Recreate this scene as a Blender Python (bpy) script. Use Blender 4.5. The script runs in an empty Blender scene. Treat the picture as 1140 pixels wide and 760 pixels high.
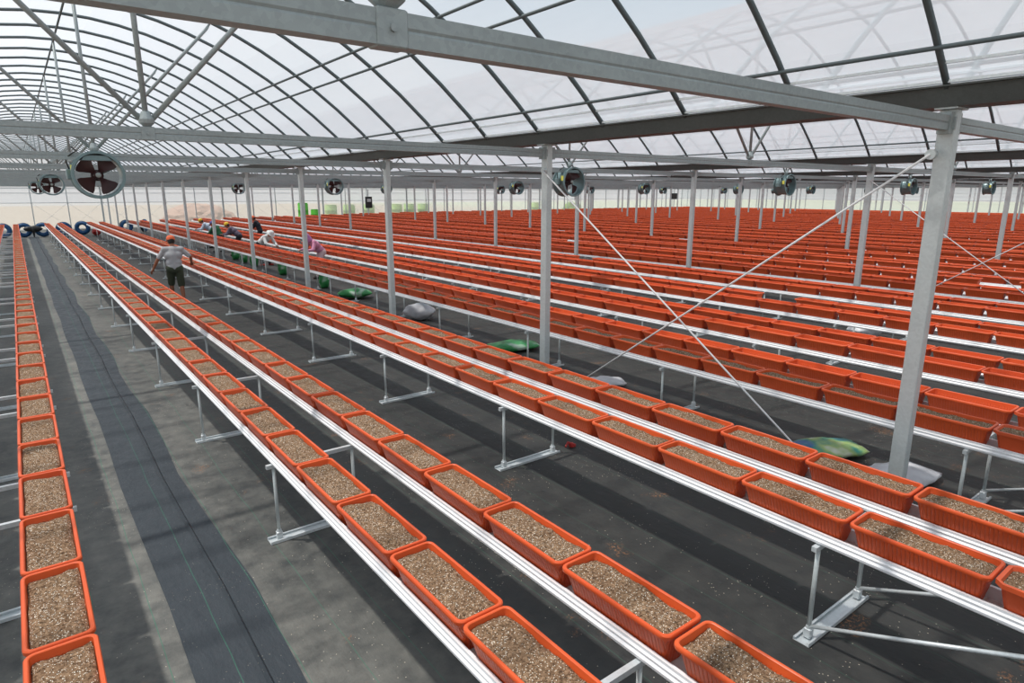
import bpy, math, random
from math import sin, cos, pi, radians, sqrt
from mathutils import Vector, Matrix

random.seed(7)
C = bpy.context.scene.collection
S = 2.0                      # metres per survey unit
def zz(z): return S * (z + 0.317)      # survey height (0 = trough underside) -> metres over the floor

# ------------------------------------------------------------------ mesh helper
class MB:
    def __init__(s): s.v = []; s.f = []; s.m = []
    def add(s, vs, fs, mi=0):
        o = len(s.v); s.v += [tuple(p) for p in vs]
        for f in fs: s.f.append(tuple(o + i for i in f)); s.m.append(mi)
    def box(s, x0, x1, y0, y1, z0, z1, mi=0, bev=0.0):
        if bev <= 0:
            v = [(x, y, z) for z in (z0, z1) for y in (y0, y1) for x in (x0, x1)]
            s.add(v, [(0, 2, 3, 1), (4, 5, 7, 6), (0, 1, 5, 4), (2, 6, 7, 3), (0, 4, 6, 2), (1, 3, 7, 5)], mi)
        else:
            b = bev
            loops = []
            for z, k in ((z0, b), (z0 + b, 0), (z1 - b, 0), (z1, b)):
                loops.append([(x0 + k + (b if c else 0) * 0, 0, 0) for c in ()])
            loops = []
            for z, k in ((z0, b), (z0 + b, 0), (z1 - b, 0), (z1, b)):
                a0, a1, c0, c1 = x0 + k, x1 - k, y0 + k, y1 - k
                q = b
                loops.append([(a0 + q, c0, z), (a1 - q, c0, z), (a1, c0 + q, z), (a1, c1 - q, z), (a1 - q, c1, z), (a0 + q, c1, z), (a0, c1 - q, z), (a0, c0 + q, z)])
            s.loft(loops, mi, True, True)
    def loft(s, loops, mi=0, cap0=False, cap1=False):
        n = len(loops[0]); vs = [p for l in loops for p in l]; fs = []
        for i in range(len(loops) - 1):
            for j in range(n):
                k = (j + 1) % n
                fs.append((i * n + j, i * n + k, (i + 1) * n + k, (i + 1) * n + j))
        if cap0: fs.append(tuple(reversed(range(n))))
        if cap1: fs.append(tuple((len(loops) - 1) * n + j for j in range(n)))
        s.add(vs, fs, mi)
    def tube(s, pts, r, n=8, mi=0, caps=True):
        pts = [Vector(p) for p in pts]
        rs = r if isinstance(r, (list, tuple)) else [r] * len(pts)
        loops = []
        up = None
        for i, p in enumerate(pts):
            d = (pts[min(i + 1, len(pts) - 1)] - pts[max(i - 1, 0)]).normalized()
            if up is None:
                up = Vector((0, 0, 1)) if abs(d.z) < .9 else Vector((0, 1, 0))
            a = d.cross(up).normalized(); b = a.cross(d).normalized(); up = b
            loops.append([tuple(p + rs[i] * (cos(2 * pi * k / n) * a + sin(2 * pi * k / n) * b)) for k in range(n)])
        s.loft(loops, mi, caps, caps)
    def bar(s, p0, p1, w, h, mi=0):
        p0 = Vector(p0); p1 = Vector(p1); d = (p1 - p0).normalized()
        up = Vector((0, 0, 1)) if abs(d.z) < .9 else Vector((0, 1, 0))
        a = d.cross(up).normalized(); b = a.cross(d).normalized()
        l = [[tuple(p + x * w / 2 * a + y * h / 2 * b) for x, y in ((-1, -1), (1, -1), (1, 1), (-1, 1))] for p in (p0, p1)]
        s.loft(l, mi, True, True)
    def rev(s, prof, axis='z', n=24, mi=0, c=(0, 0, 0), cap=False):
        loops = []
        for r, h in prof:
            L = []
            for k in range(n):
                t = 2 * pi * k / n
                p = {'z': (r * cos(t), r * sin(t), h), 'y': (r * cos(t), h, r * sin(t)), 'x': (h, r * cos(t), r * sin(t))}[axis]
                L.append((p[0] + c[0], p[1] + c[1], p[2] + c[2]))
            loops.append(L)
        s.loft(loops, mi, cap, cap)
    def mesh(s, name, mats, smooth=False):
        me = bpy.data.meshes.new(name); me.from_pydata(s.v, [], s.f); me.update()
        for m in (mats if isinstance(mats, (list, tuple)) else [mats]): me.materials.append(m)
        for p, i in zip(me.polygons, s.m): p.material_index = i; p.use_smooth = smooth
        import bmesh
        b = bmesh.new(); b.from_mesh(me); bmesh.ops.recalc_face_normals(b, faces=b.faces); b.to_mesh(me); b.free()
        return me
    def build(s, name, mats, parent=None, smooth=False, loc=(0, 0, 0)):
        return ob(name, s.mesh(name, mats, smooth), parent, loc)

def ob(name, me, parent=None, loc=(0, 0, 0), rz=0):
    o = bpy.data.objects.new(name, me); C.objects.link(o); o.parent = parent
    o.location = loc; o.rotation_euler = (0, 0, rz); return o
def tag(o, label=None, cat=None, group=None, kind=None):
    for k, v in (('label', label), ('category', cat), ('group', group), ('kind', kind)):
        if v: o[k] = v
    return o
def thing(name, label, cat, loc=(0, 0, 0), rz=0, group=None):
    return tag(ob(name, None, None, loc, rz), label, cat, group)
def struct(o): o['kind'] = 'structure'; return o
def copy_tree(o, parent=None):
    c = o.copy(); C.objects.link(c); c.parent = parent
    for k in ('label', 'group'):
        if parent is None and k in c: del c[k]
    for ch in o.children: copy_tree(ch, c)
    return c

_u = 'zero first second third fourth fifth sixth seventh eighth ninth tenth eleventh twelfth thirteenth fourteenth fifteenth sixteenth seventeenth eighteenth nineteenth'.split()
_t = {2: 'twenty', 3: 'thirty', 4: 'forty', 5: 'fifty', 6: 'sixty'}
def ordw(n):
    if n < 20: return _u[n]
    a, b = divmod(n, 10)
    return {2: 'twentieth', 3: 'thirtieth', 4: 'fortieth', 5: 'fiftieth', 6: 'sixtieth'}[a] if b == 0 else _t[a] + '-' + _u[b]

# ------------------------------------------------------------------ materials
class NT:
    def __init__(s, name):
        s.m = bpy.data.materials.new(name); s.m.use_nodes = True; s.t = s.m.node_tree; s.t.nodes.clear()
        s.out = s.n('ShaderNodeOutputMaterial')
    def n(s, t, **kw):
        nd = s.t.nodes.new(t)
        for k, v in kw.items():
            if hasattr(nd, k): setattr(nd, k, v)
            else: nd.inputs[k.replace('_', ' ')].default_value = v
        return nd
    def l(s, a, b): s.t.links.new(a, b)
    def math(s, op, a, b=None, clamp=False):
        nd = s.n('ShaderNodeMath', operation=op); nd.use_clamp = clamp
        for i, x in enumerate((a, b)):
            if x is None: continue
            if isinstance(x, (int, float)): nd.inputs[i].default_value = x
            else: s.l(x, nd.inputs[i])
        return nd.outputs[0]
    def mix(s, fac, a, b):
        nd = s.n('ShaderNodeMix', data_type='RGBA')
        for i, x in ((0, fac), (6, a), (7, b)):
            if isinstance(x, (int, float)): nd.inputs[i].default_value = x
            elif isinstance(x, tuple): nd.inputs[i].default_value = (*x, 1)
            else: s.l(x, nd.inputs[i])
        return nd.outputs[2]
    def ramp(s, x, stops):
        nd = s.n('ShaderNodeValToRGB'); e = nd.color_ramp.elements
        while len(e) > 1: e.remove(e[-1])
        for i, (p, c) in enumerate(stops):
            el = e[0] if i == 0 else e.new(p)
            el.position = p; el.color = (*c, 1) if isinstance(c, tuple) else (c, c, c, 1)
        s.l(x, nd.inputs[0]); return nd.outputs[0]
    def obj(s): return s.n('ShaderNodeTexCoord').outputs['Object']
    def noise(s, v, scale, detail=3, rough=.5):
        nd = s.n('ShaderNodeTexNoise'); nd.inputs['Scale'].default_value = scale; nd.inputs['Detail'].default_value = detail
        nd.inputs['Roughness'].default_value = rough
        if v is not None: s.l(v, nd.inputs['Vector'])
        return nd.outputs[0]
    def bsdf(s, col, rough=.5, metal=0.0, bump=None, bstr=.3, bdist=.01, spec=.5):
        p = s.n('ShaderNodeBsdfPrincipled')
        for k, x in (('Base Color', col), ('Roughness', rough), ('Metallic', metal)):
            if isinstance(x, tuple): p.inputs[k].default_value = (*x, 1)
            elif isinstance(x, (int, float)): p.inputs[k].default_value = x
            else: s.l(x, p.inputs[k])
        p.inputs['Specular IOR Level'].default_value = spec
        if bump is not None:
            b = s.n('ShaderNodeBump'); b.inputs['Strength'].default_value = bstr; b.inputs['Distance'].default_value = bdist
            s.l(bump, b.inputs['Height']); s.l(b.outputs[0], p.inputs['Normal'])
        s.l(p.outputs[0], s.out.inputs[0]); return p

def lin(r, g, b): return tuple(((c / 255 + .055) / 1.055) ** 2.4 if c > 10 else c / 255 / 12.92 for c in (r, g, b))

def simple(name, rgb, rough=.6, metal=0.0, var=.12, scale=8, spec=.5):
    t = NT(name); c = lin(*rgb); v = t.obj(); n = t.noise(v, scale, 3)
    lo = tuple(x * (1 - var) for x in c); hi = tuple(min(1, x * (1 + var)) for x in c)
    t.bsdf(t.mix(n, lo, hi), rough, metal, spec=spec); return t.m

def m_steel(name, rgb, rough, metal, var=.2):
    t = NT(name); c = lin(*rgb); v = t.obj()
    vo = t.n('ShaderNodeTexVoronoi'); vo.inputs['Scale'].default_value = 60; t.l(v, vo.inputs['Vector'])
    n = t.noise(v, 3, 4)
    f = t.math('ADD', t.math('MULTIPLY', vo.outputs['Color'], .35), t.math('MULTIPLY', n, .65))
    t.bsdf(t.mix(f, tuple(x * (1 - var) for x in c), tuple(min(1, x * (1 + var)) for x in c)), rough, metal); return t.m

M = {}
M['galv'] = m_steel('galvanised_steel', (190, 197, 197), .42, .22)
M['galv_bright'] = m_steel('bright_zinc_steel', (212, 218, 220), .36, .3)
M['beam'] = m_steel('shaded_beam_steel', (150, 158, 158), .5, .25, .25)  # darker copy of the galvanised steel, beam shade put into its colour
M['arch'] = m_steel('roof_tube_steel', (92, 102, 104), .5, .2)  # backlit look of the roof tubes put into this dark tone
M['gutter'] = m_steel('gutter_steel', (72, 76, 74), .6, .0, .3)
M['trough'] = m_steel('white_aluminium', (240, 241, 243), .38, .0, .03)
M['foam'] = simple('white_foam', (220, 220, 216), .9)
M['white_paint'] = simple('white_rod', (225, 225, 225), .4)

def m_planter():
    t = NT('orange_planter_plastic')
    tc = t.n('ShaderNodeTexCoord'); g = t.n('ShaderNodeNewGeometry')
    oi = t.n('ShaderNodeObjectInfo')
    sp = t.n('ShaderNodeSeparateXYZ'); t.l(tc.outputs['Object'], sp.inputs[0])
    sn = t.n('ShaderNodeSeparateXYZ'); t.l(tc.outputs['Normal'], sn.inputs[0])
    side = t.math('GREATER_THAN', t.math('ABSOLUTE', sn.outputs[0]), .6)
    q = t.math('ADD', t.math('MULTIPLY', sp.outputs[1], side), t.math('MULTIPLY', sp.outputs[0], t.math('SUBTRACT', 1, side)))
    w = t.math('ABSOLUTE', t.math('SINE', t.math('MULTIPLY', q, pi / .021)))
    w = t.math('POWER', t.math('SUBTRACT', 1, w), 3)
    low = t.math('MULTIPLY', t.math('LESS_THAN', sp.outputs[2], .165), t.math('LESS_THAN', t.math('ABSOLUTE', sn.outputs[2]), .5))
    h = t.math('MULTIPLY', w, low)
    n = t.noise(tc.outputs['Object'], 5, 3)
    a = t.mix(n, lin(214, 84, 38), lin(224, 96, 46))
    b = t.mix(t.math('MULTIPLY', oi.outputs['Random'], .5), a, lin(206, 76, 36))
    t.bsdf(b, .42, 0, bump=h, bstr=.9, bdist=-.004, spec=.4)
    return t.m
M['planter'] = m_planter()

def m_far_planter():
    t = NT('orange_planter_plastic_far'); n = t.noise(t.obj(), 1.5, 3)
    t.bsdf(t.mix(n, lin(204, 78, 40), lin(220, 96, 52)), .45, 0, spec=.4); return t.m
M['planter_far'] = m_far_planter()

def m_soil():
    t = NT('potting_soil_mix')
    tc = t.n('ShaderNodeTexCoord'); oi = t.n('ShaderNodeObjectInfo')
    off = t.n('ShaderNodeVectorMath', operation='ADD'); t.l(tc.outputs['Object'], off.inputs[0])
    cm = t.n('ShaderNodeCombineXYZ'); r = t.math('MULTIPLY', oi.outputs['Random'], 37)
    t.l(r, cm.inputs[0]); t.l(r, cm.inputs[1]); t.l(cm.outputs[0], off.inputs[1]); v = off.outputs[0]
    vo = t.n('ShaderNodeTexVoronoi'); vo.inputs['Scale'].default_value = 185; t.l(v, vo.inputs['Vector'])
    sc = t.n('ShaderNodeSeparateColor'); t.l(vo.outputs['Color'], sc.inputs[0])
    big = t.noise(v, 9, 4, .6)
    fine = t.noise(v, 70, 3, .6)
    brown = t.ramp(fine, [(.3, lin(78, 58, 44)), (.5, lin(122, 96, 74)), (.72, lin(162, 134, 108))])
    brown = t.mix(t.ramp(big, [(.35, 0.0), (.65, 1.0)]), brown, t.ramp(fine, [(.3, lin(84, 64, 48)), (.6, lin(150, 122, 96)), (.8, lin(184, 156, 126))]))
    thr = t.math('GREATER_THAN', t.math('ADD', sc.outputs[0], t.math('MULTIPLY', big, .35)), .99)
    dot = t.math('MULTIPLY', thr, t.math('LESS_THAN', vo.outputs['Distance'], .42))
    col = t.mix(dot, brown, lin(232, 222, 206))
    dark = t.math('MULTIPLY', t.math('LESS_THAN', sc.outputs[1], .12), .6)
    col = t.mix(dark, col, lin(36, 26, 20))
    t.bsdf(col, .95, 0, bump=vo.outputs['Distance'], bstr=.6, bdist=.004, spec=.1); return t.m
M['soil'] = m_soil()

def m_floor(name='black_ground_cover', strip=False):
    t = NT(name); g = t.n('ShaderNodeNewGeometry'); v = g.outputs['Position']
    sp = t.n('ShaderNodeSeparateXYZ'); t.l(v, sp.inputs[0])
    st = t.n('ShaderNodeMapping'); st.inputs['Scale'].default_value = (1, .35, 1); t.l(v, st.inputs[0])
    n1 = t.noise(st.outputs[0], .8, 5, .6); n2 = t.noise(v, 6, 5, .65)
    if strip: base = t.mix(n1, lin(44, 50, 56), lin(58, 65, 71))  # shade band put into this darker, bluer colour
    else:
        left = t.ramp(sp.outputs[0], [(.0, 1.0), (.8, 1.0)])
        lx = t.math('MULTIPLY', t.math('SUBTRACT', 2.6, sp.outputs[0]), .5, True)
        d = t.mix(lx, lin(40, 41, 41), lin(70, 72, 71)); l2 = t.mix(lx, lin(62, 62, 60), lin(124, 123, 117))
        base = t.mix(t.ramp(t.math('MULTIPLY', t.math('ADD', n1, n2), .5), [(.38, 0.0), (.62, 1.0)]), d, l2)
    # green marker threads every 0.3 m, slightly wavy
    wob = t.math('MULTIPLY', t.math('SUBTRACT', t.noise(v, .9, 2), .5), .06)
    xx = t.math('ADD', sp.outputs[0], wob)
    fr = t.math('ABSOLUTE', t.math('SUBTRACT', t.math('FRACT', t.math('DIVIDE', t.math('ADD', xx, .11), .3)), .5))
    line = t.math('LESS_THAN', fr, .0085)
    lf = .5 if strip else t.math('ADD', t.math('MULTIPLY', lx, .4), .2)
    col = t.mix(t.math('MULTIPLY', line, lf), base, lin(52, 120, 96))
    # weave shading and creases
    vo = t.n('ShaderNodeTexVoronoi'); vo.inputs['Scale'].default_value = 80; t.l(v, vo.inputs['Vector'])
    sc = t.n('ShaderNodeSeparateColor'); t.l(vo.outputs['Color'], sc.inputs[0])
    patch = t.ramp(t.noise(v, 1.3, 4, .7), [(.5, 0.0), (.68, 1.0)])
    spk = t.math('MULTIPLY', t.math('GREATER_THAN', t.math('ADD', sc.outputs[0], t.math('MULTIPLY', patch, .10)), .992), t.math('LESS_THAN', vo.outputs['Distance'], .28))
    col = t.mix(t.math('MULTIPLY', spk, .8 if not strip else .25), col, lin(196, 186, 168))
    # spilled soil patches
    sm = t.math('MULTIPLY', t.ramp(t.noise(v, 2.2, 3, .5), [(.64, 0.0), (.72, 1.0)]), t.ramp(t.noise(v, 45, 3, .7), [(.5, 0.0), (.62, 1.0)]))
    if not strip: col = t.mix(t.math('MULTIPLY', sm, .8), col, lin(150, 104, 68))
    cr = t.noise(st.outputs[0], 5, 5, .6)
    h = t.math('ADD', t.math('MULTIPLY', cr, .7), t.math('MULTIPLY', n2, .3))
    t.bsdf(col, t.ramp(n2, [(.3, .5), (.7, .75)]), 0, bump=h, bstr=.5, bdist=.05, spec=.35); return t.m
M['floor'] = m_floor(); M['strip'] = m_floor('painted_shade_strip', True)

def m_film(name, op, tint, graze=.0):
    t = NT(name); g = t.n('ShaderNodeNewGeometry')
    mp = t.n('ShaderNodeMapping'); mp.inputs['Scale'].default_value = (1.2, .25, 1.2); t.l(g.outputs['Position'], mp.inputs[0])
    n = t.noise(mp.outputs[0], 1.1, 4, .6)
    lw = t.n('ShaderNodeLayerWeight'); lw.inputs[0].default_value = .5
    fac = t.math('ADD', op - .10, t.math('MULTIPLY', n, .2))
    if graze: fac = t.math('ADD', fac, t.math('MULTIPLY', t.math('POWER', lw.outputs['Facing'], 1.5), graze), True)
    tr = t.n('ShaderNodeBsdfTransparent'); tl = t.n('ShaderNodeBsdfTranslucent'); df = t.n('ShaderNodeBsdfDiffuse')
    tl.inputs[0].default_value = (*lin(*tint), 1); df.inputs[0].default_value = (*lin(*tint), 1); tr.inputs[0].default_value = (.98, .98, .98, 1)
    m1 = t.n('ShaderNodeMixShader'); m1.inputs[0].default_value = .35; t.l(tl.outputs[0], m1.inputs[1]); t.l(df.outputs[0], m1.inputs[2])
    m2 = t.n('ShaderNodeMixShader'); t.l(fac, m2.inputs[0]); t.l(tr.outputs[0], m2.inputs[1]); t.l(m1.outputs[0], m2.inputs[2])
    t.l(m2.outputs[0], t.out.inputs[0]); return t.m
M['film'] = m_film('roof_film', .28, (226, 229, 234), .85)
M['film_wall'] = m_film('wall_film', .75, (226, 228, 230))
M['film_low'] = m_film('wall_film_clear', .42, (226, 224, 216))

M['fan_body'] = simple('fan_green_grey', (112, 134, 136), .35, .2)
M['fan_dark'] = simple('fan_blade_maroon', (62, 34, 34), .45)
M['fan_hub'] = simple('fan_hub_grey', (150, 158, 154), .4)
M['yellow'] = simple('yellow_sticker', (224, 220, 96), .5)
M['black'] = simple('black_plastic', (26, 27, 28), .5)
M['tyre_blue'] = simple('blue_rubber', (26, 78, 124), .5)
M['red'] = simple('red_plastic', (176, 48, 44), .5)
M['green'] = simple('green_plastic', (96, 196, 60), .5)
M['pale_green'] = simple('pale_green_plastic', (172, 206, 128), .7)
M['skin'] = simple('tanned_skin', (146, 92, 66), .55)
M['hair'] = simple('dark_hair', (24, 20, 18), .7)
M['grey_shirt'] = simple('grey_cotton', (164, 164, 166), .9)
M['olive'] = simple('olive_cotton', (62, 68, 52), .9)
M['orange_cap'] = simple('orange_cap_cotton', (222, 104, 64), .8)
M['yellow_cap'] = simple('yellow_cap_plastic', (222, 184, 40), .6)
M['lightblue'] = simple('pale_blue_cotton', (170, 184, 200), .9)
M['violet'] = simple('grey_violet_cotton', (92, 82, 98), .9)
M['navy'] = simple('dark_cotton', (36, 38, 46), .9)
M['white_cloth'] = simple('white_cotton', (214, 216, 214), .9)
M['pink'] = simple('pink_cotton', (196, 132, 160), .9)
M['mauve'] = simple('mauve_scarf', (176, 120, 168), .9)
M['palepink'] = simple('pale_pink_trousers', (206, 176, 178), .9)
M['darkgreen'] = simple('green_cotton', (40, 92, 60), .9)
M['blue_cap'] = simple('blue_violet_cap', (84, 84, 150), .8)

def m_sack(name, cols, scale):
    t = NT(name); v = t.obj(); n = t.noise(v, scale, 2, .4)
    st = [(.30 + .4 * i / max(1, len(cols) - 1), lin(*c)) for i, c in enumerate(cols)]
    t.bsdf(t.ramp(n, st), .4, 0, bump=t.noise(v, 14, 3), bstr=.5, bdist=.02); return t.m
M['sack_green'] = m_sack('green_printed_sack', [(216, 226, 220), (60, 150, 84), (40, 128, 66), (96, 180, 110)], 3)
M['sack_blue'] = m_sack('blue_printed_sack', [(214, 214, 208), (160, 186, 110), (58, 140, 120), (40, 96, 150)], 4)
M['sack_white'] = m_sack('white_woven_sack', [(176, 178, 184), (206, 208, 212), (224, 224, 226)], 4)

def m_bumpy(name, a, b, scale):
    t = NT(name); n = t.noise(t.obj(), scale, 5, .6); t.bsdf(t.mix(n, lin(*a), lin(*b)), .95, 0, spec=.1); return t.m
M['shrub'] = m_bumpy('shrub_leaves', (96, 140, 62), (150, 186, 96), 8)
M['heap'] = m_bumpy('pink_soil', (176, 138, 122), (200, 172, 156), 3)

def m_out():
    t = NT('outside_ground'); g = t.n('ShaderNodeNewGeometry'); sp = t.n('ShaderNodeSeparateXYZ'); t.l(g.outputs['Position'], sp.inputs[0])
    n = t.noise(g.outputs['Position'], .12, 5, .6)
    a = t.mix(n, lin(170, 158, 146), lin(190, 178, 164)); b = t.mix(n, lin(172, 180, 156), lin(192, 192, 178))
    f = t.ramp(t.math('DIVIDE', t.math('SUBTRACT', sp.outputs[0], 60), 30, True), [(0.0, 0.0), (1.0, 1.0)])
    t.bsdf(t.mix(f, a, b), .95, 0, spec=.1); return t.m
M['outside'] = m_out()

# ------------------------------------------------------------------ people
import bmesh
def capsule_mesh(segs, balls=(), vox=.011, smooth=2):
    bm = bmesh.new()
    for p0, p1, r0, r1 in segs:
        p0 = Vector(p0); p1 = Vector(p1); d = p1 - p0; L = d.length
        if L < 1e-5: continue
        rot = d.to_track_quat('Z', 'Y').to_matrix().to_4x4()
        bmesh.ops.create_cone(bm, cap_ends=True, segments=14, radius1=r0, radius2=r1, depth=L, matrix=Matrix.Translation((p0 + p1) / 2) @ rot)
        for p, r in ((p0, r0), (p1, r1)): bmesh.ops.create_uvsphere(bm, u_segments=14, v_segments=9, radius=r, matrix=Matrix.Translation(p))
    for c, sc, rot in balls:
        bmesh.ops.create_uvsphere(bm, u_segments=20, v_segments=14, radius=1, matrix=Matrix.Translation(c) @ rot @ Matrix.Diagonal((*sc, 1)))
    me = bpy.data.meshes.new('tmp'); bm.to_mesh(me); bm.free()
    o = bpy.data.objects.new('tmp', me); C.objects.link(o)
    r = o.modifiers.new('r', 'REMESH'); r.mode = 'VOXEL'; r.voxel_size = vox
    s = o.modifiers.new('s', 'SMOOTH'); s.iterations = smooth; s.factor = .5
    dg = bpy.context.evaluated_depsgraph_get(); out = bpy.data.meshes.new_from_object(o.evaluated_get(dg))
    bpy.data.objects.remove(o); bpy.data.meshes.remove(me)
    for p in out.polygons: p.use_smooth = True
    return out

def person(label, loc, rz, H=1.66, lean=5, crouch=0, head_pitch=10, hand_l=None, hand_r=None, foot_l=(-.12, .12), foot_r=(.12, -.05), cols=None, hat='cap', shorts=False, head_yaw=0):
    """local frame: faces +Y, x to its own right; lean in degrees forward at the hips"""
    k = H / 1.70
    t = thing('person', label, 'person', loc, rz)
    la = radians(lean); V = Vector
    hipz = (.90 - crouch) * k; back = -.22 * sin(la)
    P = V((0, back * k, hipz))
    def sp(d, x=0, f=0):            # point along the spine
        return P + V((x * k, (d * sin(la) + f * cos(la)) * k, (d * cos(la) - f * sin(la)) * k))
    chest, neck, shl, shr = sp(.30), sp(.50), sp(.45, -.185), sp(.45, .185)
    hp = la + radians(head_pitch); R = Matrix.Rotation(radians(head_yaw), 4, 'Z') @ Matrix.Rotation(-hp, 4, 'X')
    nk = sp(.55)
    hc = nk + (R @ V((0, .03, .115))) * k
    fl = V((foot_l[0], foot_l[1], .0)) * k; fr = V((foot_r[0], foot_r[1], .0)) * k
    legs = []; body = []
    joints = {}
    for sd, f in ((-1, fl), (1, fr)):
        hip = P + V((sd * .09, 0, -.02)) * k; ank = V((f.x, f.y - .03, .085 * k))
        d = ank - hip; L1, L2 = .42 * k, .41 * k; D = min(d.length, L1 + L2 - .004)
        a = (L1 * L1 - L2 * L2 + D * D) / (2 * D); h = sqrt(max(0, L1 * L1 - a * a)); dn = d.normalized()
        fwd = V((0, 1, 0)); fwd = (fwd - dn * fwd.dot(dn)).normalized(); kn = hip + dn * a + fwd * h
        ank = hip + dn * D
        joints[sd] = (hip, kn, ank)
        body += [(hip, kn, .085 * k, .055 * k), (kn, kn.lerp(ank, .35), .052 * k, .056 * k), (kn.lerp(ank, .35), ank, .056 * k, .036 * k),
                 (ank, V((ank.x, ank.y - .03 * k, .035 * k)), .036 * k, .034 * k), (V((ank.x, ank.y - .03 * k, .035 * k)), V((ank.x + sd * .015, ank.y + .16 * k, .03 * k)), .035 * k, .028 * k)]
    body += [(P, sp(.15), .135 * k, .12 * k), (sp(.15), chest, .12 * k, .135 * k), (chest, sp(.42), .135 * k, .10 * k), (sp(.42), nk, .07 * k, .052 * k), (shl, shr, .062 * k, .062 * k),
             (nk, nk + (R @ V((0, .01, .06))) * k, .052 * k, .05 * k), (P + V((-.07, 0, 0)) * k, P + V((.07, 0, 0)) * k, .115 * k, .115 * k), (sp(.3, -.08), sp(.3, .08), .11 * k, .11 * k)]
    arms = {}
    for sd, sh, hd in ((-1, shl, hand_l), (1, shr, hand_r)):
        hd = V(hd) * k if hd else V((sd * .24, .1, hipz / k - .05)) * k
        d = hd - sh; L1, L2 = .29 * k, .26 * k; D = min(d.length, L1 + L2 - .003); dn = d.normalized(); a = (L1 * L1 - L2 * L2 + D * D) / (2 * D); h = sqrt(max(0, L1 * L1 - a * a))
        bw = V((sd * .7, -.6, -.3)); bw = (bw - dn * bw.dot(dn)).normalized(); el = sh + dn * a + bw * h; wr = sh + dn * D
        arms[sd] = (sh, el, wr)
        body += [(sh, el, .052 * k, .040 * k), (el, el.lerp(wr, .3), .040 * k, .041 * k), (el.lerp(wr, .3), wr, .041 * k, .027 * k)]
        u = (wr - el).normalized(); s1 = u.cross(V((0, 0, 1)));
        s1 = (s1 if s1.length > .2 else V((0, 1, 0))).normalized(); nn = s1.cross(u)
        pc = wr + u * .075 * k
        body += [(wr, pc - s1 * .02 * k, .026 * k, .022 * k), (wr, pc + s1 * .02 * k, .026 * k, .022 * k)]
        for q, ln in ((-.032, .062), (-.011, .075), (.011, .07), (.032, .055)):
            b0 = pc + s1 * q * k; b1 = b0 + (u * ln * .6 + nn * .006) * k; b2 = b1 + (u * ln * .4 - nn * .022 + V((0, 0, -.008))) * k
            body += [(b0, b1, .0105 * k, .0095 * k), (b1, b2, .0095 * k, .0082 * k)]
        th0 = wr + (u * .03 + s1 * .03 * 1) * k; th1 = th0 + (u * .035 + s1 * .03 - nn * .01) * k
        body += [(th0, th1, .0125 * k, .0105 * k), (th1, th1 + (u * .028 + s1 * .006 - nn * .01) * k, .0105 * k, .0085 * k)]
    def hx(p): return hc + (R @ V(p)) * k
    balls = [(hc, (.076 * k, .094 * k, .112 * k), R), (hx((0, .03, -.055)), (.055 * k, .06 * k, .058 * k), R), (hx((0, .098, -.012)), (.014 * k, .02 * k, .026 * k), R),
             (hx((-.078, -.005, -.01)), (.012 * k, .022 * k, .032 * k), R), (hx((.078, -.005, -.01)), (.012 * k, .022 * k, .032 * k), R), (hx((0, .083, -.055)), (.026 * k, .012 * k, .010 * k), R),
             (hx((0, .083, .022)), (.05 * k, .012 * k, .010 * k), R)]
    me = capsule_mesh(body, balls, .0085 * k, 2); me.materials.append(M['skin']); me.name = 'body'; ob('body', me, t)
    def cloth(nm, segs, balls, mat, vox=.013):
        q = capsule_mesh(segs, balls, vox, 3); q.materials.append(mat); q.name = nm; return ob(nm, q, t)
    g = .018 * k
    sl = []
    for sd in (-1, 1):
        sh, el, wr = arms[sd]
        e2 = sh.lerp(el, .78) if cols.get('short') else el
        sl += [(sh, e2, .062 * k, .062 * k)]
        if not cols.get('short'): sl += [(el, el.lerp(wr, .9), .056 * k, .042 * k)]
    cloth('shirt', [(sp(.0 if cols.get('long') else .06, 0), sp(.15), .137 * k, .135 * k), (sp(.15), chest, .135 * k, .150 * k), (chest, sp(.43), .150 * k, .115 * k), (shl, shr, .078 * k, .078 * k), (sp(.02, -.05), sp(.02, .05), .132 * k, .132 * k), (sp(.12, -.06), sp(.12, .06), .128 * k, .128 * k),
                    (sp(.3, -.085), sp(.3, .085), .128 * k, .128 * k)] + sl, [], cols['top'])
    tr = [(P + V((-.07, 0, -.02)) * k, P + V((.07, 0, -.02)) * k, .132 * k, .132 * k)]
    for sd in (-1, 1):
        hip, kn, ank = joints[sd]
        tr += [(hip, kn, .105 * k, .083 * k)] if shorts else [(hip, kn, .103 * k, .072 * k), (kn, ank, .072 * k, .055 * k)]
    cloth('shorts' if shorts else 'trousers', tr, [], cols['bottom'])
    sh_ = []
    for sd in (-1, 1):
        ank = joints[sd][2]
        s_ = MB()
        q = capsule_mesh([(V((ank.x, ank.y - .03 * k, .038 * k)), V((ank.x + sd * .015, ank.y + .15 * k, .034 * k)), .042 * k, .036 * k)], [], .012, 1); q.materials.append(cols.get('shoe', M['black'])); q.name = 'shoe'; ob('shoe', q, t)
    # hair, hat
    q = capsule_mesh([], [(hx((0, -.018, .018)), (.084 * k, .094 * k, .108 * k), R), (hx((0, -.04, -.03)), (.074 * k, .062 * k, .06 * k), R)], .011, 1); q.materials.append(M['hair']); q.name = 'hair'
    if hat != 'scarf': ob('hair', q, t)
    m = MB()
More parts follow.
